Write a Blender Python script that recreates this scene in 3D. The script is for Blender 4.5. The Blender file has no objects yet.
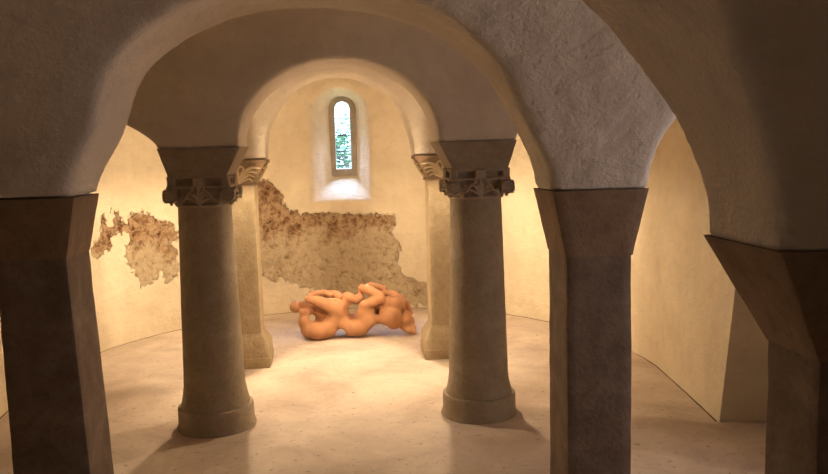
import bpy, bmesh, math, random
import numpy as np
from mathutils import Vector, Matrix
random.seed(4); rng = np.random.default_rng(7)
S = bpy.context.scene
COL = S.collection
PI = math.pi

# ------------------------------------------------------------------ numeric helpers
LAT = rng.random((32, 32, 32)).astype(np.float32) * 2 - 1
def vnoise(x, y, z):
    xi = np.floor(x).astype(int); yi = np.floor(y).astype(int); zi = np.floor(z).astype(int)
    fx = x - xi; fy = y - yi; fz = z - zi
    fx = fx*fx*(3-2*fx); fy = fy*fy*(3-2*fy); fz = fz*fz*(3-2*fz)
    def L(a, b, c): return LAT[(xi+a) % 32, (yi+b) % 32, (zi+c) % 32]
    c0 = (L(0,0,0)*(1-fx)+L(1,0,0)*fx)*(1-fy) + (L(0,1,0)*(1-fx)+L(1,1,0)*fx)*fy
    c1 = (L(0,0,1)*(1-fx)+L(1,0,1)*fx)*(1-fy) + (L(0,1,1)*(1-fx)+L(1,1,1)*fx)*fy
    return c0*(1-fz)+c1*fz
def fbm(P, s, oct=3, seed=0.0):
    out = 0; a = 1.0; t = 0
    for o in range(oct):
        out = out + a*vnoise(P[..., 0]*s+seed, P[..., 1]*s+seed*1.7, P[..., 2]*s+seed*.3)
        t += a; a *= .5; s *= 2.03
    return out/t
def smin(a, b, k):
    h = np.clip(.5+.5*(b-a)/k, 0, 1)
    return b*(1-h)+a*h - k*h*(1-h)
def smax(a, b, k): return -smin(-a, -b, k)

def surface_nets(F, origin, h):
    """naive surface nets; F<0 is solid"""
    nx, ny, nz = F.shape
    ins = F < 0
    cnt = np.zeros((nx-1, ny-1, nz-1), np.int8)
    for a in (0, 1):
        for b in (0, 1):
            for c in (0, 1):
                cnt += ins[a:nx-1+a, b:ny-1+b, c:nz-1+c]
    act = (cnt > 0) & (cnt < 8)
    I, J, K = np.nonzero(act)
    idx = -np.ones(act.shape, np.int32); idx[I, J, K] = np.arange(len(I))
    acc = np.zeros((len(I), 3)); num = np.zeros(len(I))
    corners = [(a, b, c) for a in (0, 1) for b in (0, 1) for c in (0, 1)]
    for p in corners:
        for ax in range(3):
            if p[ax] == 1: continue
            q = list(p); q[ax] = 1
            f0 = F[I+p[0], J+p[1], K+p[2]]; f1 = F[I+q[0], J+q[1], K+q[2]]
            m = (f0 < 0) != (f1 < 0)
            t = np.where(m, f0/np.where(m, f0-f1, 1), 0)
            pos = np.zeros((len(I), 3)); pos[:, 0] = p[0]; pos[:, 1] = p[1]; pos[:, 2] = p[2]
            pos[:, ax] += t
            acc += pos*m[:, None]; num += m
    V = (acc/num[:, None] + np.stack([I, J, K], 1))*h + np.array(origin)
    quads = []
    def edges(ax):
        s0 = [slice(None)]*3; s1 = [slice(None)]*3
        s0[ax] = slice(0, -1); s1[ax] = slice(1, None)
        A = ins[tuple(s0)]; B = ins[tuple(s1)]
        d = A != B
        o = [(ax+1) % 3, (ax+2) % 3]
        e = list(np.nonzero(d))
        ok = np.ones(len(e[0]), bool)
        for k in o: ok &= (e[k] > 0) & (e[k] < F.shape[k]-1)
        e = [x[ok] for x in e]
        fl = A[tuple(e)]
        def cell(d1, d2):
            c = [x.copy() for x in e]; c[o[0]] -= d1; c[o[1]] -= d2
            return idx[tuple(c)]
        q = np.stack([cell(1, 1), cell(0, 1), cell(0, 0), cell(1, 0)], 1)
        q[~fl] = q[~fl][:, ::-1]
        quads.append(q)
    for ax in range(3): edges(ax)
    Q = np.concatenate(quads)
    Q = Q[(Q >= 0).all(1)]
    return V, Q

def mesh_np(name, V, Q, mat, parent=None, smooth=True):
    me = bpy.data.meshes.new(name)
    me.vertices.add(len(V)); me.vertices.foreach_set('co', np.asarray(V, np.float32).ravel())
    me.loops.add(Q.size); me.loops.foreach_set('vertex_index', Q.astype(np.int32).ravel())
    me.polygons.add(len(Q))
    me.polygons.foreach_set('loop_start', np.arange(0, Q.size, Q.shape[1], dtype=np.int32))
    me.update(calc_edges=True); me.validate()
    if smooth: me.polygons.foreach_set('use_smooth', np.ones(len(me.polygons), bool))
    me.materials.append(mat)
    o = bpy.data.objects.new(name, me); COL.objects.link(o); o.parent = parent
    return o
def vert_normals(V, Q):
    a, b, c, d = (V[Q[:, i]] for i in range(4))
    n = np.cross(c-a, d-b)
    N = np.zeros_like(V)
    for i in range(4): np.add.at(N, Q[:, i], n)
    return N/np.maximum(np.linalg.norm(N, axis=1, keepdims=True), 1e-9)
def grid3(x0, x1, y0, y1, z0, z1, h):
    x = np.arange(x0, x1+h*.5, h, dtype=np.float32); y = np.arange(y0, y1+h*.5, h, dtype=np.float32); z = np.arange(z0, z1+h*.5, h, dtype=np.float32)
    return np.meshgrid(x, y, z, indexing='ij', sparse=True)

# ------------------------------------------------------------------ object helpers
def obj(name, bm, mat, parent=None, sharp=38):
    bmesh.ops.recalc_face_normals(bm, faces=bm.faces)
    for f in bm.faces: f.smooth = True
    lim = math.radians(sharp)
    for e in bm.edges:
        if len(e.link_faces) == 2 and e.calc_face_angle(0) > lim: e.smooth = False
    me = bpy.data.meshes.new(name); bm.to_mesh(me); bm.free()
    me.materials.append(mat)
    o = bpy.data.objects.new(name, me); COL.objects.link(o); o.parent = parent
    return o
def thing(name, label, cat, loc, group=None):
    o = bpy.data.objects.new(name, None); COL.objects.link(o)
    o.location = loc; o['label'] = label; o['category'] = cat; o['kind'] = 'thing'
    o.empty_display_size = .1
    if group: o['group'] = group
    return o
def struct(o):
    o['kind'] = 'structure'; return o

def loft(rings, cap=True, bm=None):
    bm = bm or bmesh.new()
    prev = None; first = None
    for r in rings:
        vs = [bm.verts.new(p) for p in r]
        if prev:
            n = len(vs)
            for i in range(n):
                bm.faces.new((prev[i], prev[(i+1) % n], vs[(i+1) % n], vs[i]))
        else: first = vs
        prev = vs
    if cap:
        bm.faces.new(prev); bm.faces.new(first[::-1])
    return bm
def rect_ring(x0, x1, y0, y1, z, c=.008, n=5):
    """rectangle with small worn corners, n points per side"""
    pts = []
    cs = [(x0, y0), (x1, y0), (x1, y1), (x0, y1)]
    dirs = [(1, 0), (0, 1), (-1, 0), (0, -1)]
    for k in range(4):
        a = Vector(cs[k]); b = Vector(cs[(k+1) % 4]); d = Vector(dirs[k])
        a2 = a+d*c; b2 = b-d*c
        for i in range(n): pts.append(a2.lerp(b2, i/(n-1)))
        inn = -Vector((dirs[(k+3) % 4][0], dirs[(k+3) % 4][1]))
        # rounded corner midpoint
        cc = b - d*c + Vector(dirs[(k+1) % 4])*c
        pts.append(cc + (b-cc).normalized()*c)
    return [(p.x, p.y, z) for p in pts]
def worn_block(sections, c=.008, rough=.0015, dz=.03, seed=0.0):
    """sections: (z, x0, x1, y0, y1) bottom to top, linearly lofted in fine steps and roughened like hewn stone"""
    rings = []
    for s0, s1 in zip(sections[:-1], sections[1:]):
        m = max(1, int(abs(s1[0]-s0[0])/dz))
        for i in range(m):
            t = i/m; s = [a+(b-a)*t for a, b in zip(s0, s1)]
            rings.append(rect_ring(s[1], s[2], s[3], s[4], s[0], c, 8))
    s = sections[-1]; rings.append(rect_ring(s[1], s[2], s[3], s[4], s[0], c, 8))
    A = np.array(rings)
    n = fbm(A, 14, 2, seed)*rough
    cen = A.mean(axis=1, keepdims=True)
    d = A-cen; d[..., 2] = 0; d /= np.maximum(np.linalg.norm(d, axis=-1, keepdims=True), 1e-6)
    A = A+d*n[..., None]
    return loft([[tuple(p) for p in r] for r in A])
def lathe(prof, n=64, cx=0, cy=0, rough=.0, seed=0.0):
    rings = []
    for r, z in prof:
        rings.append([(cx+r*math.cos(2*PI*i/n), cy+r*math.sin(2*PI*i/n), z) for i in range(n)])
    A = np.array(rings)
    if rough:
        nn = fbm(A, 9, 3, seed)*rough
        c = np.array([cx, cy, 0]); d = A-c; d[..., 2] = 0; d /= np.maximum(np.linalg.norm(d, axis=-1, keepdims=True), 1e-6)
        A = A+d*nn[..., None]
    return loft([[tuple(p) for p in r] for r in A])
def tube(path, radii, n=8, bm=None, flat=1.0):
    """round strand along a path of 3D points"""
    P = [Vector(p) for p in path]; rings = []
    up = Vector((0, 1, 0.013))
    for i, p in enumerate(P):
        t = (P[min(i+1, len(P)-1)]-P[max(i-1, 0)]).normalized()
        a = t.cross(up).normalized(); b = a.cross(t).normalized()
        r = radii[i] if hasattr(radii, '__len__') else radii
        rings.append([tuple(p+(a*math.cos(2*PI*k/n)+b*flat*math.sin(2*PI*k/n))*r) for k in range(n)])
    return loft(rings, True, bm)

# ------------------------------------------------------------------ materials
def newmat(name):
    m = bpy.data.materials.new(name); m.use_nodes = True
    nt = m.node_tree; b = nt.nodes['Principled BSDF']
    return m, nt, b
def N(nt, t, **kw):
    n = nt.nodes.new(t)
    for k, v in kw.items():
        if k in n.inputs: n.inputs[k].default_value = v
        else: setattr(n, k, v)
    return n
def noise(nt, vec, scale, detail=5, rough=.55, dist=0):
    n = N(nt, 'ShaderNodeTexNoise', Scale=scale, Detail=detail, Roughness=rough, Distortion=dist)
    nt.links.new(vec, n.inputs['Vector']); return n.outputs['Fac']
def ramp(nt, fac, stops):
    r = nt.nodes.new('ShaderNodeValToRGB'); el = r.color_ramp.elements
    el[0].position = stops[0][0]; el[0].color = (*stops[0][1], 1)
    el[1].position = stops[-1][0]; el[1].color = (*stops[-1][1], 1)
    for p, c in stops[1:-1]:
        e = el.new(p); e.color = (*c, 1)
    nt.links.new(fac, r.inputs['Fac']); return r.outputs['Color']
def mixc(nt, fac, a, b, blend='MIX'):
    m = nt.nodes.new('ShaderNodeMix'); m.data_type = 'RGBA'; m.blend_type = blend
    for s, v in ((m.inputs[0], fac), (m.inputs[6], a), (m.inputs[7], b)):
        if hasattr(v, 'links'): nt.links.new(v, s)
        elif isinstance(v, (int, float)): s.default_value = v
        else: s.default_value = (*v, 1)
    return m.outputs[2]
def mth(nt, op, a, b=0.0, c=0.0, clamp=False):
    m = nt.nodes.new('ShaderNodeMath'); m.operation = op; m.use_clamp = clamp
    for s, v in zip(m.inputs, (a, b, c)):
        if hasattr(v, 'links'): nt.links.new(v, s)
        else: s.default_value = v
    return m.outputs[0]
def bump(nt, b, h, strength, dist):
    n = N(nt, 'ShaderNodeBump', Strength=strength, Distance=dist)
    nt.links.new(h, n.inputs['Height']); nt.links.new(n.outputs[0], b.inputs['Normal'])
def coord(nt): return nt.nodes.new('ShaderNodeTexCoord').outputs['Object']

def plaster(name, c1, c2, c3, streak=.5, exposed=False):
    m, nt, b = newmat(name); v = coord(nt)
    n1 = noise(nt, v, 2.2, 6, .6, .3); n2 = noise(nt, v, 11, 5, .6)
    col = ramp(nt, n1, [(.3, c1), (.52, c2), (.72, c3)])
    col = mixc(nt, mth(nt, 'MULTIPLY', mth(nt, 'SUBTRACT', n2, .5, clamp=True), 1.3, clamp=True), col, tuple(x*.8 for x in c1))
    # trowel marks: stretched noise
    mp = N(nt, 'ShaderNodeMapping'); mp.inputs['Scale'].default_value = (9, 9, 26); mp.inputs['Rotation'].default_value = (.3, .5, .2)
    nt.links.new(v, mp.inputs[0]); n3 = noise(nt, mp.outputs[0], 1.0, 4, .6, .6)
    n4 = noise(nt, v, 60, 3, .6)
    h = mth(nt, 'ADD', mth(nt, 'MULTIPLY', n3, streak), mth(nt, 'MULTIPLY', n4, .28))
    h = mth(nt, 'ADD', h, mth(nt, 'MULTIPLY', n2, .8))
    if exposed:
        at = nt.nodes.new('ShaderNodeAttribute'); at.attribute_name = 'exposed'
        e = at.outputs['Fac']
        ns = noise(nt, v, 18, 7, .66, .2)
        e2 = mth(nt, 'ADD', e, mth(nt, 'MULTIPLY', mth(nt, 'SUBTRACT', ns, .5), 1.7))
        msk = mth(nt, 'MULTIPLY', mth(nt, 'SUBTRACT', e2, .45), 9.0, clamp=True)
        r1 = noise(nt, v, 15, 9, .74, .15); r2 = noise(nt, v, 5.5, 4, .6, .4)
        dark = ramp(nt, r1, [(.34, (.11, .045, .022)), (.43, (.25, .13, .065)), (.51, (.44, .28, .16)), (.60, (.60, .44, .28))])
        light = ramp(nt, r1, [(.30, (.22, .12, .065)), (.39, (.48, .35, .21)), (.46, (.64, .51, .34)), (.62, (.73, .61, .43))])
        sz = nt.nodes.new('ShaderNodeSeparateXYZ'); nt.links.new(v, sz.inputs[0])
        zz = mth(nt, 'ADD', sz.outputs['Z'], mth(nt, 'MULTIPLY', mth(nt, 'SUBTRACT', r2, .5), .9))
        # band of dark red-brown masonry above the lighter old render
        band = mth(nt, 'MULTIPLY', mth(nt, 'SUBTRACT', zz, .70), 7.0, clamp=True)
        vo = nt.nodes.new('ShaderNodeTexVoronoi'); vo.feature = 'DISTANCE_TO_EDGE'; vo.inputs['Scale'].default_value = 11
        wp = nt.nodes.new('ShaderNodeVectorMath'); wp.operation = 'MULTIPLY_ADD'; wp.inputs[1].default_value = (.07, .07, .07)
        nz = nt.nodes.new('ShaderNodeTexNoise'); nz.inputs['Scale'].default_value = 14; nt.links.new(v, nz.inputs['Vector'])
        nt.links.new(nz.outputs['Color'], wp.inputs[0]); nt.links.new(v, wp.inputs[2]); nt.links.new(wp.outputs[0], vo.inputs['Vector'])
        joint = mth(nt, 'MULTIPLY_ADD', vo.outputs['Distance'], -9.0, 1.0, clamp=True)
        r3 = noise(nt, v, 4.0, 3, .5)
        dark = mixc(nt, mth(nt, 'MULTIPLY', joint, mth(nt, 'MULTIPLY_ADD', r3, 3.0, -.9, clamp=True)), dark, (.60, .46, .30))
        rub = mixc(nt, band, light, dark)
        col = mixc(nt, msk, col, rub)
        rh = mth(nt, 'MULTIPLY', mth(nt, 'MULTIPLY', r1, 5.0), msk)
        h = mth(nt, 'ADD', h, rh)
    nt.links.new(col, b.inputs['Base Color'])
    b.inputs['Roughness'].default_value = .88
    b.inputs['Specular IOR Level'].default_value = .2
    bump(nt, b, h, .8, .018)
    return m
M_ceil = plaster('vault_plaster', (.60, .52, .43), (.68, .60, .50), (.73, .65, .55), .6)
M_wall = plaster('wall_plaster', (.66, .56, .41), (.74, .64, .48), (.79, .70, .54), .6, exposed=True)

def stone(name, dark, mid, light, scale=6, pit=1.0):
    m, nt, b = newmat(name); v = coord(nt)
    n1 = noise(nt, v, scale, 6, .62, .4); n2 = noise(nt, v, 45, 4, .6); n3 = noise(nt, v, 150, 2, .6)
    col = ramp(nt, n1, [(.3, dark), (.5, mid), (.72, light)])
    col = mixc(nt, mth(nt, 'MULTIPLY', mth(nt, 'SUBTRACT', n2, .52, clamp=True), 2.2, clamp=True), col, tuple(x*.72 for x in dark))
    nt.links.new(col, b.inputs['Base Color'])
    b.inputs['Roughness'].default_value = .85
    b.inputs['Specular IOR Level'].default_value = .25
    bump(nt, b, mth(nt, 'ADD', n2, mth(nt, 'MULTIPLY', n3, .4)), .5*pit, .006)
    return m
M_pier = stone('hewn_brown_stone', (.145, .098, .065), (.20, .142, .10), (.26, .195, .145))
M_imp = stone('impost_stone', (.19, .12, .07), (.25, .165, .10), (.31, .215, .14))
M_col = stone('column_stone', (.29, .23, .16), (.35, .285, .205), (.41, .345, .26))
M_back = stone('tooled_sandstone', (.36, .28, .18), (.43, .34, .22), (.50, .41, .28), 9, 2.5)
M_cap = stone('carved_capital_stone', (.30, .23, .17), (.38, .30, .22), (.45, .37, .28))
M_rib = stone('pale_carved_leaf', (.50, .39, .26), (.58, .46, .31), (.64, .52, .36))
M_capb = stone('dark_carved_ground', (.20, .13, .08), (.25, .17, .105), (.31, .21, .135))
M_frame = stone('window_frame_stone', (.30, .26, .21), (.36, .32, .26), (.42, .38, .31), 10)

def floor_mat():
    m, nt, b = newmat('worn_floor'); v = coord(nt)
    n1 = noise(nt, v, 1.6, 7, .62, .5); n2 = noise(nt, v, 26, 7, .72); n3 = noise(nt, v, 7, 6, .65, .5)
    col = ramp(nt, n1, [(.34, (.47, .375, .31)), (.5, (.60, .50, .42)), (.64, (.70, .60, .51))])
    col = mixc(nt, mth(nt, 'MULTIPLY', mth(nt, 'SUBTRACT', n3, .55, clamp=True), 1.6, clamp=True), col, (.47, .38, .29))
    sp = mth(nt, 'MULTIPLY', mth(nt, 'SUBTRACT', n2, .58, clamp=True), 8, clamp=True)
    col = mixc(nt, sp, col, (.20, .145, .105))
    nt.links.new(col, b.inputs['Base Color']); b.inputs['Roughness'].default_value = .8
    b.inputs['Specular IOR Level'].default_value = .25
    h = mth(nt, 'ADD', mth(nt, 'MULTIPLY', n2, -.8), mth(nt, 'MULTIPLY', n3, 1.5))
    bump(nt, b, h, .45, .008)
    return m
M_floor = floor_mat()
def terracotta():
    m, nt, b = newmat('terracotta'); v = coord(nt)
    n1 = noise(nt, v, 5, 5, .6, .3); n2 = noise(nt, v, 40, 4, .6)
    col = ramp(nt, n1, [(.3, (.38, .175, .085)), (.5, (.46, .225, .11)), (.7, (.53, .28, .145))])
    nt.links.new(col, b.inputs['Base Color']); b.inputs['Roughness'].default_value = .62
    b.inputs['Specular IOR Level'].default_value = .35
    bump(nt, b, mth(nt, 'ADD', mth(nt, 'MULTIPLY', n1, 2.0), mth(nt, 'MULTIPLY', n2, .3)), .3, .01)
    return m
M_terra = terracotta()
def simple(name, c, rough=.6, metal=0.0):
    m, nt, b = newmat(name); v = coord(nt)
    n = noise(nt, v, 14, 4)
    col = ramp(nt, n, [(.3, tuple(x*.85 for x in c)), (.7, tuple(min(1, x*1.12) for x in c))])
    nt.links.new(col, b.inputs['Base Color'])
    b.inputs['Roughness'].default_value = rough; b.inputs['Metallic'].default_value = metal
    return m
M_lead = simple('lead_bar', (.10, .10, .11), .5, .6)
M_leaf = simple('leaf_green', (.055, .14, .07), .6)
M_bark = simple('bark', (.12, .08, .05), .9)
M_grass = simple('grass', (.10, .20, .05), .9)
M_wood = simple('dark_wood', (.13, .07, .04), .6)
def glass():
    m, nt, b = newmat('old_window_glass'); v = coord(nt)
    b.inputs['Base Color'].default_value = (.9, .95, 1, 1); b.inputs['Roughness'].default_value = .15
    n = noise(nt, v, 30, 3); bump(nt, b, n, .35, .004)
    tr = nt.nodes.new('ShaderNodeBsdfTransparent'); nt.links.new(ramp(nt, n, [(.3, (.82, .92, .97)), (.7, (.95, .98, 1))]), tr.inputs[0])
    mx = nt.nodes.new('ShaderNodeMixShader'); mx.inputs[0].default_value = .06
    nt.links.new(tr.outputs[0], mx.inputs[1]); nt.links.new(b.outputs[0], mx.inputs[2])
    nt.links.new(mx.outputs[0], nt.nodes['Material Output'].inputs['Surface'])
    return m
M_glass = glass()

# ------------------------------------------------------------------ the vault (one continuous plastered mass)
ZT = 2.66
R = dict(   # front plane, back plane, springing height, arch centre, half span, rise, exponent, impost footprints
 r0=dict(yf=1.60, yb=1.97, zs=lambda x: 1.345+0*x, c=-.158, a=1.113, b=.965, p=1.80, foot=(-1.68, -1.27, .955, 1.40), ef=1.2, eb=.5),
 r1=dict(yf=3.10, yb=3.41, zs=lambda x: 1.427-.0165*x, c=-.088, a=.945, b=.800, p=2.0, foot=(-1.42, -1.033, .857, 1.262), ef=.5, eb=.45),
 r2=dict(yf=4.38, yb=4.80, zs=lambda x: 1.633+0*x, c=.004, a=.556, b=.465, p=2.05, foot=(-1.003, -.552, .560, 1.003), ef=.45, eb=.42),
 r3=dict(yf=5.75, yb=6.02, zs=lambda x: 1.545+0*x, c=0.0, a=.535, b=.595, p=2.15, foot=(-.90, -.535, .535, .90), ef=.42, eb=.4))
def side_open(Xs, Z, xin, xw, zs, rise, p=2.0):
    c = (xin+xw)/2; a = abs(xw-xin)/2
    u = np.abs(Xs-c)/a; w = np.clip(Z-zs, 0, None)/rise
    return ((u**p+w**p)**(1/p)-1)*min(a, rise)
def bay(Y, Z, y0, y1, zs, zc, p=2.0):
    c = (y0+y1)/2; a = (y1-y0)/2; rise = zc-zs
    u = np.abs(Y-c)/a; w = np.clip(Z-zs, 0, None)/rise
    return ((u**p+w**p)**(1/p)-1)*min(a, rise)
def air_field(X, Y, Z):
    f = None
    def U(g, k=.035):
        nonlocal f
        f = g if f is None else smin(f, g, k)
    U(bay(Y, Z, -1.62, 1.60, 1.345, 2.36, 2.4) + 0*X)
    U(bay(Y, Z, 1.97, 3.10, 1.38, 2.40, 2.4) + 0*X)
    U(bay(Y, Z, 3.41, 4.38, 1.45, 2.38, 2.4) + 0*X)
    U(bay(Y, Z, 4.80, 5.75, 1.545, 2.38, 2.3) + 0*X)
    # end chamber beyond the last pair of piers
    d = np.sqrt(np.clip(Y-6.0, 0, None)**2*.55 + X**2*.35)/2.2
    U(np.maximum(5.98-Y, Z-(2.52-.28*d**2)))
    sides = dict(r0=(2.47, .58, 2.0), r1=(2.47, .50, 2.0), r2=(2.24, .27, 1.5), r3=(2.24, .55, 2.0))
    for k, r in R.items():
        zs = r['zs'](X); fl, fli, fri, fr = r['foot']
        # slight splay of the openings towards the viewer
        sp = np.clip((r['yb']-Y)/(r['yb']-r['yf']), 0, 1)
        c = r['c'] - (.018*sp if k == 'r1' else 0*sp); a = r['a'] + (.018*sp if k == 'r1' else 0*sp)
        bmp = np.exp(-((Z-1.72)/.19)**2)*np.where(X < c, .078, .050) if k == 'r1' else 0
        u = np.abs(X-c)/(a-bmp); w = np.clip(Z-zs, 0, None)/r['b']
        g = ((u**r['p']+w**r['p'])**(1/r['p'])-1)*min(r['a'], r['b'])
        xw, rise, p = sides[k]
        g = np.minimum(g, side_open(X, Z, fr, xw, zs, rise, p))
        g = np.minimum(g, side_open(X, Z, fl, -xw, zs, rise, p))
        g = np.minimum(g, xw-.02-np.abs(X)+0*Z) if False else g
        band = np.maximum(r['yf']-r['ef']-Y, Y-r['yb']-r['eb'])
        g = np.maximum(g, band)
        U(g, .028)
    return f
h = .02
X, Y, Z = grid3(-2.62, 2.62, -1.72, 8.30, 1.32, ZT, h)
A = air_field(X, Y, Z).astype(np.float32)
# outside the footprints there is no mass below the springing: cut each bay's underside flat at its imposts
zcut = np.full(Y.shape, 1.345, np.float32)
yy = Y[0, :, 0]
zc = np.interp(yy, [-1.7, 1.97, 1.975, 3.3, 3.45, 3.9, 4.3, 4.8, 5.0, 5.4, 5.7, 8.3],
                   [1.345, 1.345, 1.38, 1.38, 1.40, 1.45, 1.633, 1.633, 1.60, 1.56, 1.545, 1.545]).astype(np.float32)
zcb = zc[None, :, None] - np.where((yy > 3.0) & (yy < 3.5), 1.0, 0.0)[None, :, None].astype(np.float32)*(.0165*X-.047)
SOL = np.maximum(-A, -A*0-(Z-zcb))          # F<0 solid
SOL = np.where(np.abs(SOL) < 1e-6, 1e-6, SOL)
SOL = -(-SOL)
F = np.maximum(-A, zcb-Z)
V, Q = surface_nets(F.astype(np.float32), (-2.62, -1.72, 1.32), h)
del A, F, SOL
Nn = vert_normals(V, Q)
und = (Nn[:, 2] < -.8) & (V[:, 2] < 1.66)
amp = np.where(und, 0, 1.0)
V = V + Nn*((fbm(V, 2.3, 3, 3.1)*.020 + fbm(V, 9, 2, 8.2)*.0045)*amp)[:, None]
ceil = struct(mesh_np('ceiling', V, Q, M_ceil))

# ------------------------------------------------------------------ end wall: curved, with the deep splayed window opening
RW, CY = 2.2, 5.6
patchL = [(-63.4,1.114),(-62.1,1.062),(-61.9,1.014),(-60.3,1.017),(-59.4,1.027),(-60.3,1.104),(-60.7,1.137),(-59.7,1.156),(-59.0,1.122),(-58.9,1.083),(-57.5,1.039),(-56.4,1.015),(-56.3,1.074),(-55.5,1.104),(-52.3,1.106),(-50.3,1.08),(-48.4,1.029),(-47.3,1.026),(-44.8,0.993),(-43.9,0.962),(-42.8,0.889),(-42.9,0.819),(-44.7,0.792),(-43.5,0.717),(-44.0,0.561),(-45.5,0.475),(-46.7,0.447),(-47.6,0.487),(-47.7,0.564),(-48.5,0.595),(-48.8,0.518),(-50.5,0.47),(-53.2,0.439),(-54.2,0.482),(-55.0,0.588),(-57.0,0.666),(-57.9,0.753),(-57.5,0.833),(-56.1,0.876),(-56.6,0.944),(-58.5,0.958),(-60.7,0.945),(-61.7,0.917),(-61.5,0.852),(-62.7,0.81),(-65.6,0.788),(-67.3,0.803),(-67.5,0.851),(-65.9,0.905),(-64.6,0.946)]
patchC = [(-26,1.30),(-23.6,1.338),(-21.0,1.34),(-18.4,1.313),(-16.3,1.244),(-15.6,1.143),(-14.8,1.058),(-12.7,1.003),(-9.2,0.98),(-4.8,0.979),(-0.4,0.96),(5.7,0.959),(9.3,0.939),(12.0,0.954),(14.2,0.946),(13.8,0.834),(12.7,0.766),(13.6,0.714),(14.9,0.646),(14.1,0.508),(14.2,0.405),(15.5,0.318),(17.3,0.274),(21.4,0.269),(22.2,0.029),(7.6,0.017),(-1.3,0.071),(-6.5,0.204),(-10.9,0.25),(-13.5,0.292),(-17.0,0.355),(-19.2,0.322),(-20.9,0.386),(-22.1,0.474),(-22.0,0.574),(-22.8,0.644),(-24.4,0.749),(-28,.9)]
def poly_sd(P, poly):
    poly = np.array([(math.radians(a)*RW, z) for a, z in poly])
    d = np.full(len(P), 1e9); inside = np.zeros(len(P), bool)
    for i in range(len(poly)):
        a = poly[i]; b = poly[(i+1) % len(poly)]
        e = b-a; w = P-a
        t = np.clip((w@e)/(e@e), 0, 1)
        d = np.minimum(d, np.linalg.norm(w-t[:, None]*e, axis=1))
        c = (a[1] > P[:, 1]) != (b[1] > P[:, 1])
        with np.errstate(divide='ignore', invalid='ignore'):
            xx = (b[0]-a[0])*(P[:, 1]-a[1])/(b[1]-a[1])+a[0]
        inside ^= c & (P[:, 0] < xx)
    return np.where(inside, -d, d)
h = .0175
X, Y, Z = grid3(-2.50, 2.50, 5.80, 8.335, -.04, 2.62, h)
room = np.sqrt(X**2+(np.clip(Y-CY, 0, None))**2)-RW + 0*Z
t = np.clip((Y-7.78)/(8.13-7.78), -.15, 1)
hw = .302+(.130-.302)*t; cx = .005+.027*t; zb = 1.085+(1.335-1.085)*t; zt = 2.235+(2.150-2.235)*t
dx = np.abs(X-cx)
zc_ = zt-hw
win = np.where(Z > zc_, np.sqrt(dx**2+(Z-zc_)**2)-hw, dx-hw)
win = smax(win, zb-Z, .012)
win = np.maximum(win, 7.0-Y)
air = smin(room, win, .045)
F = np.maximum(-air, Y-8.29).astype(np.float32)
V, Q = surface_nets(F, (-2.50, 5.80, -.04), h); del F, air, room, win
keep = ~((V[Q][:, :, 1] > 8.25).all(1) & False)
Nn = vert_normals(V, Q)
th = np.arctan2(V[:, 0], V[:, 1]-CY)
P2 = np.stack([th*RW, V[:, 2]], 1)
onwall = (np.sqrt(V[:, 0]**2+(V[:, 1]-CY)**2) < RW+.04)
sd = np.minimum(poly_sd(P2, patchL), poly_sd(P2, patchC))
ex = np.clip(.5-sd/.12, 0, 1)*onwall
wv = fbm(V, 1.6, 3, 5.5)*.022 + fbm(V, 8, 2, 1.5)*.006
rec = np.clip(-sd/.025, 0, 1)*onwall
V = V + Nn*(wv + rec*(-.014+fbm(V, 13, 3, 2.2)*.016))[:, None]
wb = struct(mesh_np('wall_back', V, Q, M_wall))
at = wb.data.attributes.new('exposed', 'FLOAT', 'POINT')
if len(wb.data.vertices) == len(ex): at.data.foreach_set('value', ex.astype(np.float32))

# ------------------------------------------------------------------ side walls, rear wall, floor
def wall_sheet(name, path, z1=ZT, seg=.05, mat=M_wall, flip=False, amp=.012, thick=.12):
    """path of plan points; wall runs along it, uneven plaster, slightly battered where given (x_top offset)"""
    pts = []
    for (a, b) in zip(path[:-1], path[1:]):
        n = max(1, int(math.hypot(b[0]-a[0], b[1]-a[1])/seg))
        for i in range(n):
            t = i/n; pts.append([a[j]+(b[j]-a[j])*t for j in range(3)])
    pts.append(list(path[-1])); pts = np.array(pts)
    zs = np.linspace(-.02, z1, int((z1+.02)/.05)+1)
    G = np.zeros((len(pts), len(zs), 3))
    G[..., 0] = pts[:, 0][:, None] + pts[:, 2][:, None]*np.clip(zs, 0, 1.2)[None, :]
    G[..., 1] = pts[:, 1][:, None]; G[..., 2] = zs[None, :]
    tx = np.gradient(pts[:, 0]); ty = np.gradient(pts[:, 1]); L = np.hypot(tx, ty)
    nx, ny = ty/L, -tx/L
    nz = fbm(G, 2.0, 4, 4.4)*amp
    G[..., 0] += nx[:, None]*nz; G[..., 1] += ny[:, None]*nz
    I = np.arange(G.shape[0]*G.shape[1]).reshape(G.shape[:2])
    Qd = np.stack([I[:-1, :-1], I[1:, :-1], I[1:, 1:], I[:-1, 1:]], -1).reshape(-1, 4)
    if flip: Qd = Qd[:, ::-1]
    o = mesh_np(name, G.reshape(-1, 3), Qd, mat)
    # sharp where the wall turns a corner
    bm = bmesh.new(); bm.from_mesh(o.data)
    for e in bm.edges:
        if len(e.link_faces) == 2 and e.calc_face_angle(0) > .6: e.smooth = False
    bm.to_mesh(o.data); bm.free()
    return struct(o)
rp = [(2.172, 5.95, 0), (2.189, 5.82, 0), (2.198, 5.7, 0), (2.2, 5.6, 0), (2.215, 5.45, 0), (2.215, 5.25, 0), (2.185, 4.95, .02), (2.15, 4.6, .05), (2.10, 4.13, .11), (2.105, 4.115, .10), (2.47, 4.06, 0), (2.48, 4.0, 0), (2.48, -1.66, 0)]
wr = wall_sheet('wall_right', rp)
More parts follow.
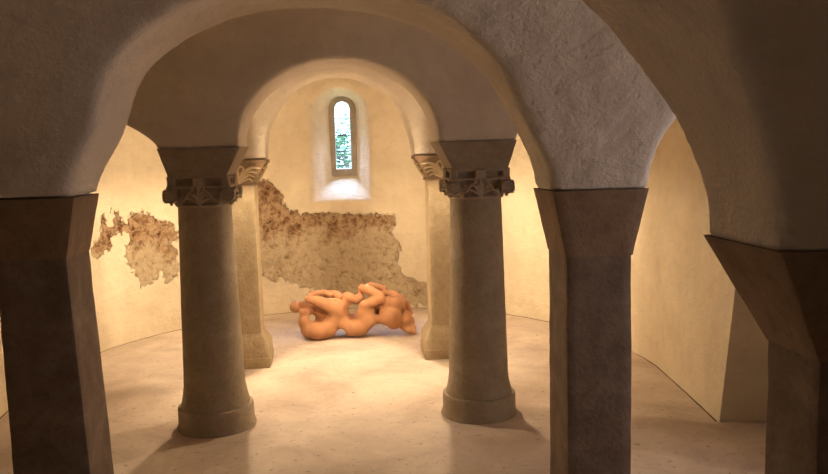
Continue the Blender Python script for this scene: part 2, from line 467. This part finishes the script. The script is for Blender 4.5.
# side window added out of view in the right aisle to hold a fill light
WY0, WY1, WZ0, WZ1 = 2.20, 3.00, .50, 1.70
bm = bmesh.new(); bm.from_mesh(wr.data)
kill = [f for f in bm.faces if WY0 < f.calc_center_median().y < WY1 and WZ0 < f.calc_center_median().z < WZ1]
bmesh.ops.delete(bm, geom=kill, context='FACES'); bm.to_mesh(wr.data); bm.free()
wall_sheet('wall_left', [(-x, y, -o) for x, y, o in rp], flip=True)
# rear wall, out of view, with a doorway added for a fill light
DX0, DX1, DZ = -2.15, -1.2, 1.85
bm = bmesh.new()
def box(bm, x0, x1, y0, y1, z0, z1):
    v = [bm.verts.new((x, y, z)) for z in (z0, z1) for y in (y0, y1) for x in (x0, x1)]
    for f in ((0,1,3,2),(4,6,7,5),(0,4,5,1),(2,3,7,6),(0,2,6,4),(1,5,7,3)): bm.faces.new([v[i] for i in f])
box(bm, -2.6, DX0, -1.86, -1.62, -.02, ZT); box(bm, DX1, 2.6, -1.86, -1.62, -.02, ZT); box(bm, DX0, DX1, -1.86, -1.62, DZ, ZT)
# closed box added behind the doorway to keep the sky light out
box(bm, DX0-.2, DX0, -2.15, -1.86, -.02, DZ+.2); box(bm, DX1, DX1+.2, -2.15, -1.86, -.02, DZ+.2)
box(bm, DX0-.2, DX1+.2, -2.15, -1.86, DZ, DZ+.2); box(bm, DX0-.2, DX1+.2, -2.25, -2.15, -.02, DZ+.2)
struct(obj('wall_front', bm, M_wall))
w2 = bpy.data.objects.new('added_window_2', None); COL.objects.link(w2); struct(w2)
bm = bmesh.new()
y0, y1, z0, z1 = WY0-.06, WY1+.06, WZ0-.06, WZ1+.06
for b_ in ((2.46, 2.86, y0-.04, y0+.06, z0, z1), (2.46, 2.86, y1-.06, y1+.04, z0, z1), (2.46, 2.86, y0-.04, y1+.04, z0-.04, z0+.06), (2.46, 2.86, y0-.04, y1+.04, z1-.06, z1+.04), (2.86, 2.92, y0-.04, y1+.04, z0-.04, z1+.04)): box(bm, *b_)
obj('light_niche', bm, M_wall, w2)  # closed at the back, built to house the added fill light
bm = bmesh.new()
for b_ in ((2.60, 2.64, y0+.06, y0+.11, z0+.06, z1-.06), (2.60, 2.64, y1-.11, y1-.06, z0+.06, z1-.06), (2.60, 2.64, y0+.06, y1-.06, z0+.06, z0+.11), (2.60, 2.64, y0+.06, y1-.06, z1-.11, z1-.06), (2.60, 2.64, (y0+y1)/2-.02, (y0+y1)/2+.02, z0+.06, z1-.06)): box(bm, *b_)
obj('window_frame', bm, M_wood, w2)
# floor
xs = np.arange(-2.7, 2.71, .045); ys = np.arange(-2.2, 8.36, .045)
G = np.zeros((len(xs), len(ys), 3)); G[..., 0] = xs[:, None]; G[..., 1] = ys[None, :]
G[..., 2] = fbm(G, 1.3, 3, 9.3)*.005 - .001
I = np.arange(G.shape[0]*G.shape[1]).reshape(G.shape[:2])
Qd = np.stack([I[:-1, :-1], I[1:, :-1], I[1:, 1:], I[:-1, 1:]], -1).reshape(-1, 4)
struct(mesh_np('floor', G.reshape(-1, 3), Qd, M_floor))

# dark open joint where floor meets the walls
def joint_strip(name, pts):
    pts = np.array(pts); t = np.gradient(pts, axis=0); L = np.hypot(t[:, 0], t[:, 1])
    n = np.stack([t[:, 1]/L, -t[:, 0]/L], 1)
    P3 = np.concatenate([pts, np.zeros((len(pts), 1))], 1)
    w = .004+.005*np.clip(fbm(P3, 6, 3, 7.7)+.5, 0, 1.2)
    wob = fbm(P3, 5, 3, 1.2)*.008
    z = fbm(P3, 1.3, 3, 9.3)*.005-.001+.0025
    a = np.column_stack([pts+n*(wob-w)[:, None], z-.004]); c = np.column_stack([pts+n*wob[:, None], z]); b = np.column_stack([pts+n*(wob+w)[:, None], z-.004])
    V = np.concatenate([a, c, b]); k = len(pts); i = np.arange(k-1)
    Q = np.concatenate([np.stack([i, i+1, i+1+k, i+k], 1), np.stack([i+k, i+k+1, i+1+2*k, i+2*k], 1)])
    struct(mesh_np(name, V, Q, M_dirt))
M_dirt = simple('joint_dirt', (.10, .06, .035), .95)
ths = np.radians(np.arange(-84, 84.1, 1.0))
pp = np.stack([RW*np.sin(ths), CY+RW*np.cos(ths), 0*ths], 1)
off = fbm(pp, 1.6, 3, 5.5)*.022 + fbm(pp, 8, 2, 1.5)*.006 + .006
joint_strip('trim_1', pp[:, :2]-np.stack([np.sin(ths), np.cos(ths)], 1)*off[:, None])
for nm, sg in (('trim_2', 1), ('trim_3', -1)):
    q = []
    base = [(p[0], p[1]) for p in rp[3:10]]
    for (x0, y0), (x1, y1) in zip(base[:-1], base[1:]):
        m = max(2, int(math.hypot(x1-x0, y1-y0)/.04))
        for i in range(m): t = i/m; q.append((sg*(x0+(x1-x0)*t-.010), y0+(y1-y0)*t-(.008 if y0 < 4.12 else 0)))
    joint_strip(nm, q)

# ------------------------------------------------------------------ square piers of the nave
def pier(label, x0, x1, yf, yb, ztop, zimp, top, lean=0.0, seed=0.0):
    """x0..x1 shaft sides, top = (x0, x1, y0, y1) of the flared impost"""
    r = thing('stone_pillar', label, 'pillar', (0, 0, 0))
    cx, cy = (x0+x1)/2, (yf+yb)/2; r.location = (cx, cy, 0)
    L = lambda s: (s[0], s[1]-cx, s[2]-cx, s[3]-cy, s[4]-cy)
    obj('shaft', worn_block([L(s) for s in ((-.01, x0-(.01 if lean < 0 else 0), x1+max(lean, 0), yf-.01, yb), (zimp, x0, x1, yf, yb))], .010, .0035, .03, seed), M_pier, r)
    s0 = (zimp, x0-.003, x1+.003, yf-.003, yb+.003)
    s1 = (ztop, top[0], top[1], top[2], top[3])
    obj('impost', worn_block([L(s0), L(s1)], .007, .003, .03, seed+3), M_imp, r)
    return r
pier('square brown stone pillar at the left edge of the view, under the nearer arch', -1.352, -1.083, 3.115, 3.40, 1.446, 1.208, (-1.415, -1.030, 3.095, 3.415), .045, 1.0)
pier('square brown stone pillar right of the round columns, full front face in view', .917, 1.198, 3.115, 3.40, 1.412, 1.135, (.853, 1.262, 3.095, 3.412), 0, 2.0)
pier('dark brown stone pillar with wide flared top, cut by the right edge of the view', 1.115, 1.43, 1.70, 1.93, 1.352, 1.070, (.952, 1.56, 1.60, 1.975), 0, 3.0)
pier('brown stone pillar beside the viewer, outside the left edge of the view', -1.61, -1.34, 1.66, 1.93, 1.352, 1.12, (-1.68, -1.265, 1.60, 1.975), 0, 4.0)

# ------------------------------------------------------------------ round columns with carved capitals
def sd_caps(P, a, b, r):
    a = np.array(a, float); b = np.array(b, float)
    ra, rb = (r, r) if not hasattr(r, '__len__') else r
    X, Y, Z = P; ba = b-a; L = ba@ba
    px, py, pz = X-a[0], Y-a[1], Z-a[2]
    t = np.clip((px*ba[0]+py*ba[1]+pz*ba[2])/max(L, 1e-9), 0, 1)
    return np.sqrt((px-t*ba[0])**2+(py-t*ba[1])**2+(pz-t*ba[2])**2)-(ra+(rb-ra)*t)
def sd_box(P, c, hsz, r=0.0):
    X, Y, Z = P
    qx, qy, qz = np.abs(X-c[0])-hsz[0]+r, np.abs(Y-c[1])-hsz[1]+r, np.abs(Z-c[2])-hsz[2]+r
    return np.sqrt(np.clip(qx, 0, None)**2+np.clip(qy, 0, None)**2+np.clip(qz, 0, None)**2)+np.minimum(np.maximum(np.maximum(qx, qy), qz), 0)-r
# capital: local z 0 at its foot ring, 0.165 at its top
h = .005
gx, gy, gz = grid3(-.225, .225, -.225, .225, -.02, .175, h)
P = (gx, gy, gz)
# bell blending from round foot to square head
tt = np.clip(gz/.105, 0, 1)
rr = np.sqrt(gx**2+gy**2); sq = np.maximum(np.abs(gx), np.abs(gy))
bell = (rr*(1-tt)+(rr*.35+sq*.65)*tt) - (.146+.012*tt**1.5)
Fc = np.maximum(np.maximum(bell, -gz-.008), gz-.115)
# foot ring
Fc = smin(Fc, np.sqrt((rr-.152)**2+(gz-.002)**2)-.011, .006)
for s in range(4):
    ca, sa = (1, 0, -1, 0)[s], (0, 1, 0, -1)[s]
    qx, qy = gx*ca+gy*sa, -gx*sa+gy*ca            # work on the face at -y
    W3 = (qx, qy, gz)
    # corner volutes: rolled discs with a spiral eye
    for sx in (-1, 1):
        c = (sx*.152, -.148, .062)
        dr = np.sqrt((qx-c[0])**2+(gz-c[2])**2)
        disc = np.maximum(dr-.041, np.abs(qy-c[1]+.010)-.040)
        ang = np.arctan2(gz-c[2], (qx-c[0])*sx)
        spiral = np.abs(((dr/.0135 - ang/(2*PI)) % 1.0)-.5)
        disc = disc + np.where(qy < c[1]-.028, (.5-spiral)*.026, 0)*(dr < .04)
        Fc = smin(Fc, disc, .006)
    # central palmette and side leaves
    yb = -.163
    Fc = smin(Fc, sd_caps(W3, (0, yb, .012), (0, yb-.012, .10), (.008, .010)), .004)
    for sx in (-1, 1):
        for k, (w, z0, z1) in enumerate(((.034, .020, .098), (.058, .014, .078), (.080, .010, .050))):
            p0 = (0, yb, z0); p1 = (sx*w*.45, yb-.006, z1*.78); p2 = (sx*w*.85, yb-.016, z1); p3 = (sx*w*1.12, yb-.020, z1-.018)
            for a, b in ((p0, p1), (p1, p2), (p2, p3)): Fc = smin(Fc, sd_caps(W3, a, b, .0068), .003)
        Fc = smin(Fc, sd_caps(W3, (sx*.105, yb, .012), (sx*.098, yb-.006, .040), .010), .004)
    # concave abacus lip and central boss under the impost
    Fc = smin(Fc, sd_caps(W3, (-.165, -.168, .108), (.165, -.168, .108), .008), .004)
    Fc = smin(Fc, sd_box(W3, (0, -.155, .138), (.030, .030, .026), .005), .004)
    for sx in (-1, 1): Fc = smin(Fc, sd_box(W3, (sx*.150, -.150, .140), (.020, .020, .026), .006), .005)
Fc = smin(Fc, sd_box(P, (0, 0, .135), (.142, .142, .035), .004), .003)
Fc = smin(Fc, sd_box(P, (0, 0, .160), (.172, .172, .008), .003), .003)
CV, CQ = surface_nets(Fc.astype(np.float32), (-.225, -.225, -.02), h)
CV = CV + vert_normals(CV, CQ)*(fbm(CV, 40, 2, 3.0)*.002)[:, None]

ROUND = 'round columns flanking the middle arch'
def column(label, cx, cy, seed):
    r = thing('round_column', label, 'column', (cx, cy, 0), ROUND)
    obj('plinth', lathe([(.226, -.01), (.231, .004), (.227, .014), (.221, .024), (.220, .05), (.220, .105), (.219, .124), (.214, .130), (.19, .132), (.15, .132)], 72, 0, 0, .003, seed), M_col, r)
    pr = [(.199, .125), (.198, .135), (.194, .160), (.188, .190), (.183, .220), (.181, .238)]
    pr += [(.1795, .242), (.178, .25)]
    for i in range(1, 25):
        t = i/24; z = .25+(1.312-.25)*t; pr.append((.178+(.150-.178)*t, z))
    obj('shaft', lathe(pr, 72, 0, 0, .0022, seed+1), M_col, r)
    mesh_np('capital', CV+np.array([0, 0, 1.312]), CQ, M_cap, r)
    sx = 1 if cx > 0 else -1
    b = (-.158, .158); tp = (.552, 1.003)
    x0, x1 = sorted((sx*tp[0]-cx, sx*tp[1]-cx))
    obj('impost', worn_block([(1.478, -.158, .158, -.185, .185), (1.636, x0, x1, 4.372-cy, 4.808-cy)], .006, .0025, .025, seed+2), M_imp2, r)
    return r
M_imp2 = stone('column_impost_stone', (.27, .205, .145), (.33, .26, .19), (.39, .32, .24))
column('left round stone column with scrolled capital, its base nearest the lower left', -.792, 4.56, 11.0)
column('right round stone column with scrolled capital, between sculpture and square pillar', .782, 4.52, 12.0)

# ------------------------------------------------------------------ slim square pilasters framing the end chamber
def leaf_face(bm, fn):
    """fan of nested leaf ribs on a face; fn(u,v,off)->point, u -1..1, v 0..1"""
    def strand(pts, r):
        sm = []
        for i in range(len(pts)-1):
            for k in range(5):
                t = k/5
                p0 = pts[max(i-1, 0)]; p1 = pts[i]; p2 = pts[i+1]; p3 = pts[min(i+2, len(pts)-1)]
                q = [.5*((2*p1[j])+(-p0[j]+p2[j])*t+(2*p0[j]-5*p1[j]+4*p2[j]-p3[j])*t*t+(-p0[j]+3*p1[j]-3*p2[j]+p3[j])*t**3) for j in (0, 1)]
                sm.append(q)
        sm.append(pts[-1])
        tube([fn(q[0], q[1], .002) for q in sm], [r*(.6+.4*math.sin(PI*min(1, (i+1)/len(sm)*1.1))) for i in range(len(sm))], 8, bm)
    strand([(-.0, .04), (-.0, .45)], .010)
    # central bud
    strand([(-.02, .50), (-.13, .64), (-.13, .80), (0, .93)], .0085); strand([(.02, .50), (.13, .64), (.13, .80), (0, .93)], .0085)
    for s in (-1, 1):
        strand([(s*.03, .30), (s*.22, .66), (s*.52, .84), (s*.94, .80)], .0112)
        strand([(s*.03, .18), (s*.26, .50), (s*.52, .64), (s*.90, .56)], .0108)
        strand([(s*.04, .08), (s*.30, .34), (s*.55, .45), (s*.90, .33)], .0105)
        strand([(s*.05, .03), (s*.34, .19), (s*.56, .26), (s*.88, .12)], .0095)
BACKG = 'slim carved pilasters before the apse'
def pilaster(label, s, seed):
    """s = -1 left, +1 right"""
    xi, xo = .640, .868; yf, yb = 5.765, 6.00
    cx, cy = s*(xi+xo)/2, (yf+yb)/2; hx, hy = (xo-xi)/2, (yb-yf)/2
    r = thing('carved_pilaster', label, 'pilaster', (cx, cy, 0), BACKG)
    obj('base', worn_block([(-.01, -hx-.05, hx+.055, -hy-.045, hy+.045), (.075, -hx-.055, hx+.06, -hy-.05, hy+.05), (.078, -hx-.050, hx+.055, -hy-.045, hy+.045), (.165, -hx-.050, hx+.055, -hy-.040, hy+.040), (.245, -hx-.006, hx+.006, -hy-.008, hy+.008), (.255, -hx, hx, -hy, hy)] if s < 0 else
        [(-.01, -hx-.055, hx+.05, -hy-.045, hy+.045), (.075, -hx-.06, hx+.055, -hy-.05, hy+.05), (.078, -hx-.055, hx+.050, -hy-.045, hy+.045), (.165, -hx-.055, hx+.050, -hy-.040, hy+.040), (.245, -hx-.006, hx+.006, -hy-.008, hy+.008), (.255, -hx, hx, -hy, hy)], .008, .002, .03, seed), M_back, r)
    c = .012
    obj('shaft', worn_block([(.25, -hx, hx, -hy, hy), (1.362, -hx, hx, -hy, hy)], c, .0015, .03, seed+1), M_back, r)
    # capital: flared block
    x0t, x1t = (-.900-cx, -.543-cx) if s < 0 else (.543-cx, .900-cx)
    xo0, xo1 = x0t, x1t
    z0, z1 = 1.360, 1.520
    ab = 1.548
    body = worn_block([(z0, -hx-.012, hx+.012, -hy-.010, hy+.01), (z0+.012, -hx-.014, hx+.014, -hy-.012, hy+.012), (z0+.014, -hx-.004, hx+.004, -hy-.004, hy+.004), (z1, xo0+.012, xo1-.012, -hy-.028, hy+.02), (z1+.004, xo0, xo1, -hy-.034, hy+.03), (ab, xo0, xo1, -hy-.036, hy+.03)], .005, .001, .02, seed+2)
    cap = obj('capital', body, M_capb, r)
    def ff(u, v, off):
        t = v; xl = -hx+(xo0+.012+hx)*t; xr = hx+(xo1-.012-hx)*t
        x = (xl+xr)/2+u*(xr-xl)/2*.96
        return (x, -hy-.004-.024*t-off, z0+.016+(z1-z0-.02)*t)
    def fi(u, v, off):      # inner side face
        t = v; sgn = -s
        x = (hx+.004)*sgn + ((xo1-.012-hx) if s < 0 else (xo0+.012+hx))*t
        return (x+sgn*off, u*(hy+.01*t)*.92, z0+.016+(z1-z0-.02)*t)
    bm = bmesh.new(); leaf_face(bm, ff)
    lf = obj('palmette_relief', bm, M_rib, cap); lf['label'] = 'pale fan of carved leaves'
    bm = bmesh.new(); leaf_face(bm, fi)
    lf = obj('palmette_relief', bm, M_rib, cap); lf['label'] = 'pale fan of carved leaves on the inner side'
    return r
pilaster('slim pale sandstone pilaster with palmette capital, partly behind the left round column', -1, 21.0)
pilaster('slim pale sandstone pilaster with palmette capital, partly behind the right round column', 1, 22.0)

# ------------------------------------------------------------------ window
def arch_pts(cx, w, zb, zt, n=20):
    """open outline from lower left round to lower right"""
    zc = zt-w
    pts = [(cx-w, zb)]
    for i in range(n+1):
        a = PI-PI*i/n; pts.append((cx+w*math.cos(a), zc+w*math.sin(a)))
    pts.append((cx+w, zb)); return pts
win = bpy.data.objects.new('window_1', None); COL.objects.link(win); win.location = (.03, 8.13, 1.34); struct(win)
wo = Vector((.03, 8.13, 1.34))
outer = arch_pts(.030, .140, 1.322, 2.160); inner = arch_pts(.028, .075, 1.415, 2.102)
bm = bmesh.new()
def ringv(pts, y): return [bm.verts.new(Vector((x, y, z))-wo) for x, z in pts]
of, ob = ringv(outer, 8.115), ringv(outer, 8.20)
inf = ringv(arch_pts(.028, .080, 1.410, 2.107), 8.115); inb0 = ringv(inner, 8.128); inb = ringv(inner, 8.20)
def strip(a, b):
    n = len(a)
    for i in range(n):
        bm.faces.new((a[i], a[(i+1) % n], b[(i+1) % n], b[i]))
strip(of, inf); strip(inf, inb0); strip(inb0, inb); strip(inb, ob); strip(ob, of)
obj('window_frame', bm, M_frame, win)
bm = bmesh.new()
g = arch_pts(.028, .079, 1.411, 2.106)
vf = [bm.verts.new(Vector((x, 8.160, z))-wo) for x, z in g]; vb = [bm.verts.new(Vector((x, 8.166, z))-wo) for x, z in g]
bm.faces.new(vf); bm.faces.new(vb[::-1])
for i in range(len(g)): bm.faces.new((vf[i], vf[(i+1) % len(g)], vb[(i+1) % len(g)], vb[i]))
obj('glass_pane', bm, M_glass, win)
for z in (1.930, 1.755, 1.595):
    bm = bmesh.new(); box(bm, -.047-wo.x, .103-wo.x, 8.148-wo.y, 8.158-wo.y, z-.0045-wo.z, z+.0045-wo.z)
    obj('glazing_bar', bm, M_lead, win)

# ------------------------------------------------------------------ terracotta sculpture
SX, SZ, SY = .0086, .00845, 6.60     # metres per unit of the working sketch, depth
def T(cx, cy, d=0.0):                # sketch (right, down from 360) -> metres about the sculpture's base
    return ((cx-372)/5.267*SX, d, (362-cy)/5.267*SZ)
K = SX/5.267
h = .006
gx, gy, gz = grid3(-.60, .60, -.27, .27, -.03, .52, h)
P = (gx, gy, gz)
Fs = None
def add(pts, k=.015):
    """pts: list of (sketch x, sketch y, depth, radius in sketch units)"""
    global Fs
    for a, b in zip(pts[:-1], pts[1:]):
        g = sd_caps(P, T(a[0], a[1], a[2]), T(b[0], b[1], b[2]), (a[3]*K, b[3]*K))
        Fs = g if Fs is None else smin(Fs, g, k)
def cut(pts, k=.012):
    global Fs
    for a, b in zip(pts[:-1], pts[1:]):
        g = sd_caps(P, T(a[0], a[1], a[2]), T(b[0], b[1], b[2]), (a[3]*K, b[3]*K))
        Fs = smax(Fs, -g, k)
def through(cx, cy, r, r2=None, k=.012):      # a hole bored slightly downwards, front to back
    lx = (cx-372)*.052
    cut([(cx-lx, cy-50, -.36, r), (cx+lx, cy+50, .36, r2 or r)], k)
# left coil
add([(140, 232, -.02, 36), (134, 268, -.04, 40), (152, 308, -.05, 46), (195, 318, -.07, 48), (245, 308, -.06, 46), (282, 268, -.05, 42), (296, 222, -.06, 38)])
add([(296, 222, -.06, 36), (250, 180, -.09, 30), (195, 150, -.10, 27), (158, 143, -.10, 15)])
add([(140, 235, .05, 34), (170, 265, .05, 40), (230, 270, .06, 48), (250, 300, .06, 46), (180, 305, .06, 46)])
add([(205, 230, .02, 34), (240, 235, .03, 36)])
add([(80, 190, .0, 31), (112, 190, .01, 25), (170, 196, .03, 22)])
add([(116, 214, -.05, 17), (142, 212, -.06, 15)])
# upper strands of the left coil
add([(150, 142, -.08, 20), (172, 124, .0, 18), (230, 124, .05, 16), (262, 140, .05, 14)])
add([(238, 138, .10, 20), (290, 142, .11, 21), (330, 175, .08, 30), (325, 225, .04, 40)])
add([(225, 158, -.03, 15), (290, 168, -.03, 20), (318, 190, -.02, 30)])
# second coil
add([(300, 228, -.03, 40), (318, 280, -.04, 42), (362, 308, -.05, 46), (412, 304, -.05, 48), (452, 270, -.05, 48), (452, 220, -.05, 42)])
add([(345, 200, .04, 28), (342, 148, .03, 20), (362, 158, .03, 24), (400, 172, .04, 20), (425, 160, .05, 20)])
add([(350, 130, .03, 9), (400, 152, .03, 9), (420, 140, .05, 9)], .008)
add([(330, 285, .08, 40), (400, 300, .08, 44), (440, 270, .09, 46), (500, 240, .08, 48)])
add([(318, 300, .0, 36), (345, 316, .0, 30)])
# bent arm over the top
add([(432, 108, .05, 22), (470, 114, .0, 24), (518, 142, -.07, 27), (520, 158, -.09, 26), (478, 172, -.09, 27), (440, 186, -.09, 26), (428, 225, -.08, 28), (434, 262, -.07, 34)])
add([(416, 136, .08, 11), (440, 118, .07, 16), (480, 98, .11, 15), (550, 122, .11, 17)])
# body to the right
add([(470, 235, -.03, 40), (486, 266, -.03, 34), (530, 258, -.03, 46), (572, 252, -.06, 60), (592, 286, -.06, 42)])
add([(545, 190, -.04, 40), (590, 192, -.04, 44), (622, 222, .0, 38)])
add([(556, 142, .07, 18), (600, 158, .05, 22), (645, 188, .0, 18), (636, 215, -.03, 18)])
add([(590, 150, .12, 20), (640, 180, .11, 18), (672, 215, .10, 15), (690, 262, .08, 12)])
# folded foot, tapering to the floor
add([(650, 252, -.01, 24), (655, 290, -.03, 34), (676, 325, -.04, 22)])
add([(655, 262, .04, 26), (672, 300, .03, 32), (688, 328, -.06, 18), (698, 342, -.10, 9)], .018)
add([(640, 318, -.03, 20), (672, 336, -.09, 14), (700, 346, -.10, 7)], .018)
# hollows
through(164, 252, 18)
cut([(222, 210, -.24, 16), (230, 238, -.15, 18), (236, 250, -.10, 8)], .008)
cut([(140, 224, -.16, 6), (190, 216, -.14, 8)], .008)
through(376, 214, 24, 22, .008)
cut([(504, 168, -.36, 12), (504, 216, -.02, 13)]); cut([(504, 190, -.36, 12), (504, 236, -.02, 13)])
cut([(604, 318, -.26, 6), (626, 268, -.14, 6)], .006)
through(312, 348, 24, 30); through(515, 345, 38, 44); through(622, 352, 14, 20)
cut([(248, 122, .06, 9), (300, 138, .05, 9)], .006)
cut([(248, 152, .02, 7), (300, 158, .03, 7)], .006)
cut([(345, 112, .0, 8), (400, 132, .03, 10), (415, 120, .02, 8)], .006)
Fs = smax(Fs, -gz + .0*gx, .01)
SV, SQ = surface_nets(np.broadcast_to(Fs, (gx.size, gy.size, gz.size)).astype(np.float32), (-.60, -.27, -.03), h)
# relax
for _ in range(2):
    acc = np.zeros_like(SV); c = np.zeros(len(SV))
    cen = SV[SQ].mean(1)
    for i in range(4): np.add.at(acc, SQ[:, i], cen); np.add.at(c, SQ[:, i], 1)
    SV = SV*.4+.6*acc/c[:, None]
sc = mesh_np('sculpture', SV, SQ, M_terra)
sc.location = (.043, SY, .003)
sc['label'] = 'orange terracotta abstract sculpture of looped tubes and hollows lying on the floor below the window'
sc['category'] = 'sculpture'

# ------------------------------------------------------------------ outside the window: lawn and a bush
bm = bmesh.new(); box(bm, -6, 6, 8.75, 30, .55, .70)
struct(obj('ground', bm, M_grass))
tr = thing('garden_bush', 'leafy green bush outside, seen through the lower window glass', 'bush', (.25, 10.6, .7))
bm = bmesh.new()
for i in range(5):
    a = i*1.3; tube([(0, 0, -.02), (.1*math.cos(a), .1*math.sin(a), .4), (.3*math.cos(a), .3*math.sin(a), .9)], [.03, .02, .008], 8, bm)
obj('stem', bm, M_bark, tr)
bm = bmesh.new()
for i in range(3800):
    d = Vector((random.gauss(0, 1), random.gauss(0, 1), random.gauss(0, 1))).normalized()
    rad = random.uniform(.55, 1.0)*(1+.18*math.sin(5*d.x+3*d.z))
    p = Vector((d.x*.75*rad, d.y*.5*rad, 0.64+d.z*.66*rad))
    q = Matrix.Rotation(random.uniform(0, 6.28), 3, 'Z') @ Matrix.Rotation(random.uniform(-1, 1), 3, 'X')
    s = random.uniform(.035, .06)
    vs = [bm.verts.new(p+q @ Vector(c)*s) for c in ((-1, 0, 0), (-.2, -.45, .1), (1, 0, 0), (-.2, .45, .1))]
    bm.faces.new(vs)
obj('foliage', bm, M_leaf, tr)

# ------------------------------------------------------------------ light
PILASTER_DIM = .08; BACK = .82; UP = .12
w = bpy.data.worlds.new('World'); S.world = w; w.use_nodes = True
bg = w.node_tree.nodes['Background']
bg.inputs[0].default_value = (.58, .76, 1.0, 1); bg.inputs[1].default_value = 9.0
def lamp(kind, name, loc, energy, color, **kw):
    l = bpy.data.lights.new(name, kind); l.energy = energy; l.color = color
    for k, v in kw.items(): setattr(l, k, v)
    o = bpy.data.objects.new(name, l); COL.objects.link(o); o.location = loc; return o
WARM = (1.0, .74, .46)
for s, y in ((-1, 5.42), (1, 5.42)):
    o = lamp('POINT', 'shaped_lamp', (s*.745, y, 1.36), 98, WARM, shadow_soft_size=.04)
    # no shield is built; emission is simply dimmed towards the pilaster
    l = o.data; l.use_nodes = True; nt = l.node_tree; em = nt.nodes['Emission']
    tc = nt.nodes.new('ShaderNodeTexCoord'); sp = nt.nodes.new('ShaderNodeSeparateXYZ'); nt.links.new(tc.outputs['Normal'], sp.inputs[0])
    ang = mth(nt, 'ABSOLUTE', mth(nt, 'SUBTRACT', mth(nt, 'ARCTAN2', sp.outputs['X'], sp.outputs['Y']), -s*.02))
    k = mth(nt, 'MULTIPLY', mth(nt, 'SUBTRACT', ang, .32), 8.0, clamp=True)
    k = mth(nt, 'MULTIPLY_ADD', k, 1-PILASTER_DIM, PILASTER_DIM)
    # emission also weighted by direction, without a reflector: less upwards, outwards and into the nave
    def sm(a, m, c): return mth(nt, 'MULTIPLY_ADD', a, m, c, clamp=True)
    back = sm(sp.outputs['Y'], -1.4, .25)                     # 1 towards the nave
    upw = sm(sp.outputs['Z'], 5.0, .7)                        # 1 above the horizontal
    outw = sm(sp.outputs['X'], s*2.0, -.1)                    # 1 towards the near side wall
    dim = mth(nt, 'MULTIPLY_ADD', upw, UP-1, 1.0)
    dim = mth(nt, 'MULTIPLY', dim, mth(nt, 'MULTIPLY_ADD', back, BACK-1, 1.0))
    dim = mth(nt, 'MULTIPLY', dim, mth(nt, 'MULTIPLY_ADD', mth(nt, 'MULTIPLY', outw, sm(sp.outputs['Y'], -2.0, .9)), -.85, 1.0))
    nt.links.new(mth(nt, 'MULTIPLY', k, dim), em.inputs['Strength'])
for s in (-1, 1):      # unseen lamps added behind the pilasters to brighten the curved wall, emission weighted towards it
    o = lamp('POINT', 'wall_fill_lamp', (s*.775, 6.28, 1.25), 27, WARM, shadow_soft_size=.05)
    l = o.data; l.use_nodes = True; nt = l.node_tree; em = nt.nodes['Emission']
    tc = nt.nodes.new('ShaderNodeTexCoord'); sp = nt.nodes.new('ShaderNodeSeparateXYZ'); nt.links.new(tc.outputs['Normal'], sp.inputs[0])
    k = mth(nt, 'MULTIPLY_ADD', sp.outputs['Y'], 1.3, .75, clamp=True)
    nt.links.new(mth(nt, 'MAXIMUM', k, .03), em.inputs['Strength'])
# added fill light standing in the rear doorway, behind the viewer
o = lamp('AREA', 'rear_fill_light', ((DX0+DX1)/2, -1.66, .85), 3, (.95, .88, .85), shape='RECTANGLE', size=DX1-DX0, size_y=1.6)
o.rotation_euler = (PI/2, 0, 0)
# added fill light inside the closed niche of the right aisle
o = lamp('AREA', 'side_fill_light', (2.80, (WY0+WY1)/2, (WZ0+WZ1)/2), 17, (.97, .88, .93), shape='RECTANGLE', size=WZ1-WZ0, size_y=WY1-WY0)
o.rotation_euler = (0, PI/2, 0)
# open sky high above the garden, shining down through the little window
o = lamp('AREA', 'sky_over_garden', (.05, 9.7, 4.2), 4600, (.52, .64, 1.0), shape='RECTANGLE', size=4.5, size_y=1.4)
o.rotation_euler = (Vector((.05, 9.7, 4.2))-Vector((.03, 8.1, 1.6))).to_track_quat('Z', 'Y').to_euler()

# ------------------------------------------------------------------ camera
cd = bpy.data.cameras.new('camera'); cam = bpy.data.objects.new('camera', cd); COL.objects.link(cam)
cd.sensor_width = 36; cd.lens = 775/828*36; cd.clip_start = .05
yaw, pitch, roll = math.radians(5.2), math.radians(-6.5), math.radians(1.5)
fw = Vector((math.sin(yaw)*math.cos(pitch), math.cos(yaw)*math.cos(pitch), math.sin(pitch)))
r0 = fw.cross(Vector((0, 0, 1))).normalized(); u0 = r0.cross(fw)
rt = r0*math.cos(roll)-u0*math.sin(roll); up = u0*math.cos(roll)+r0*math.sin(roll)
cam.matrix_world = Matrix(((rt.x, up.x, -fw.x, 0), (rt.y, up.y, -fw.y, 0), (rt.z, up.z, -fw.z, 1.6), (0, 0, 0, 1)))
S.camera = cam
S.view_settings.view_transform = 'Standard'; S.view_settings.look = 'None'
S.view_settings.gamma = 1; S.view_settings.use_curve_mapping = False; S.view_settings.exposure = 0.0
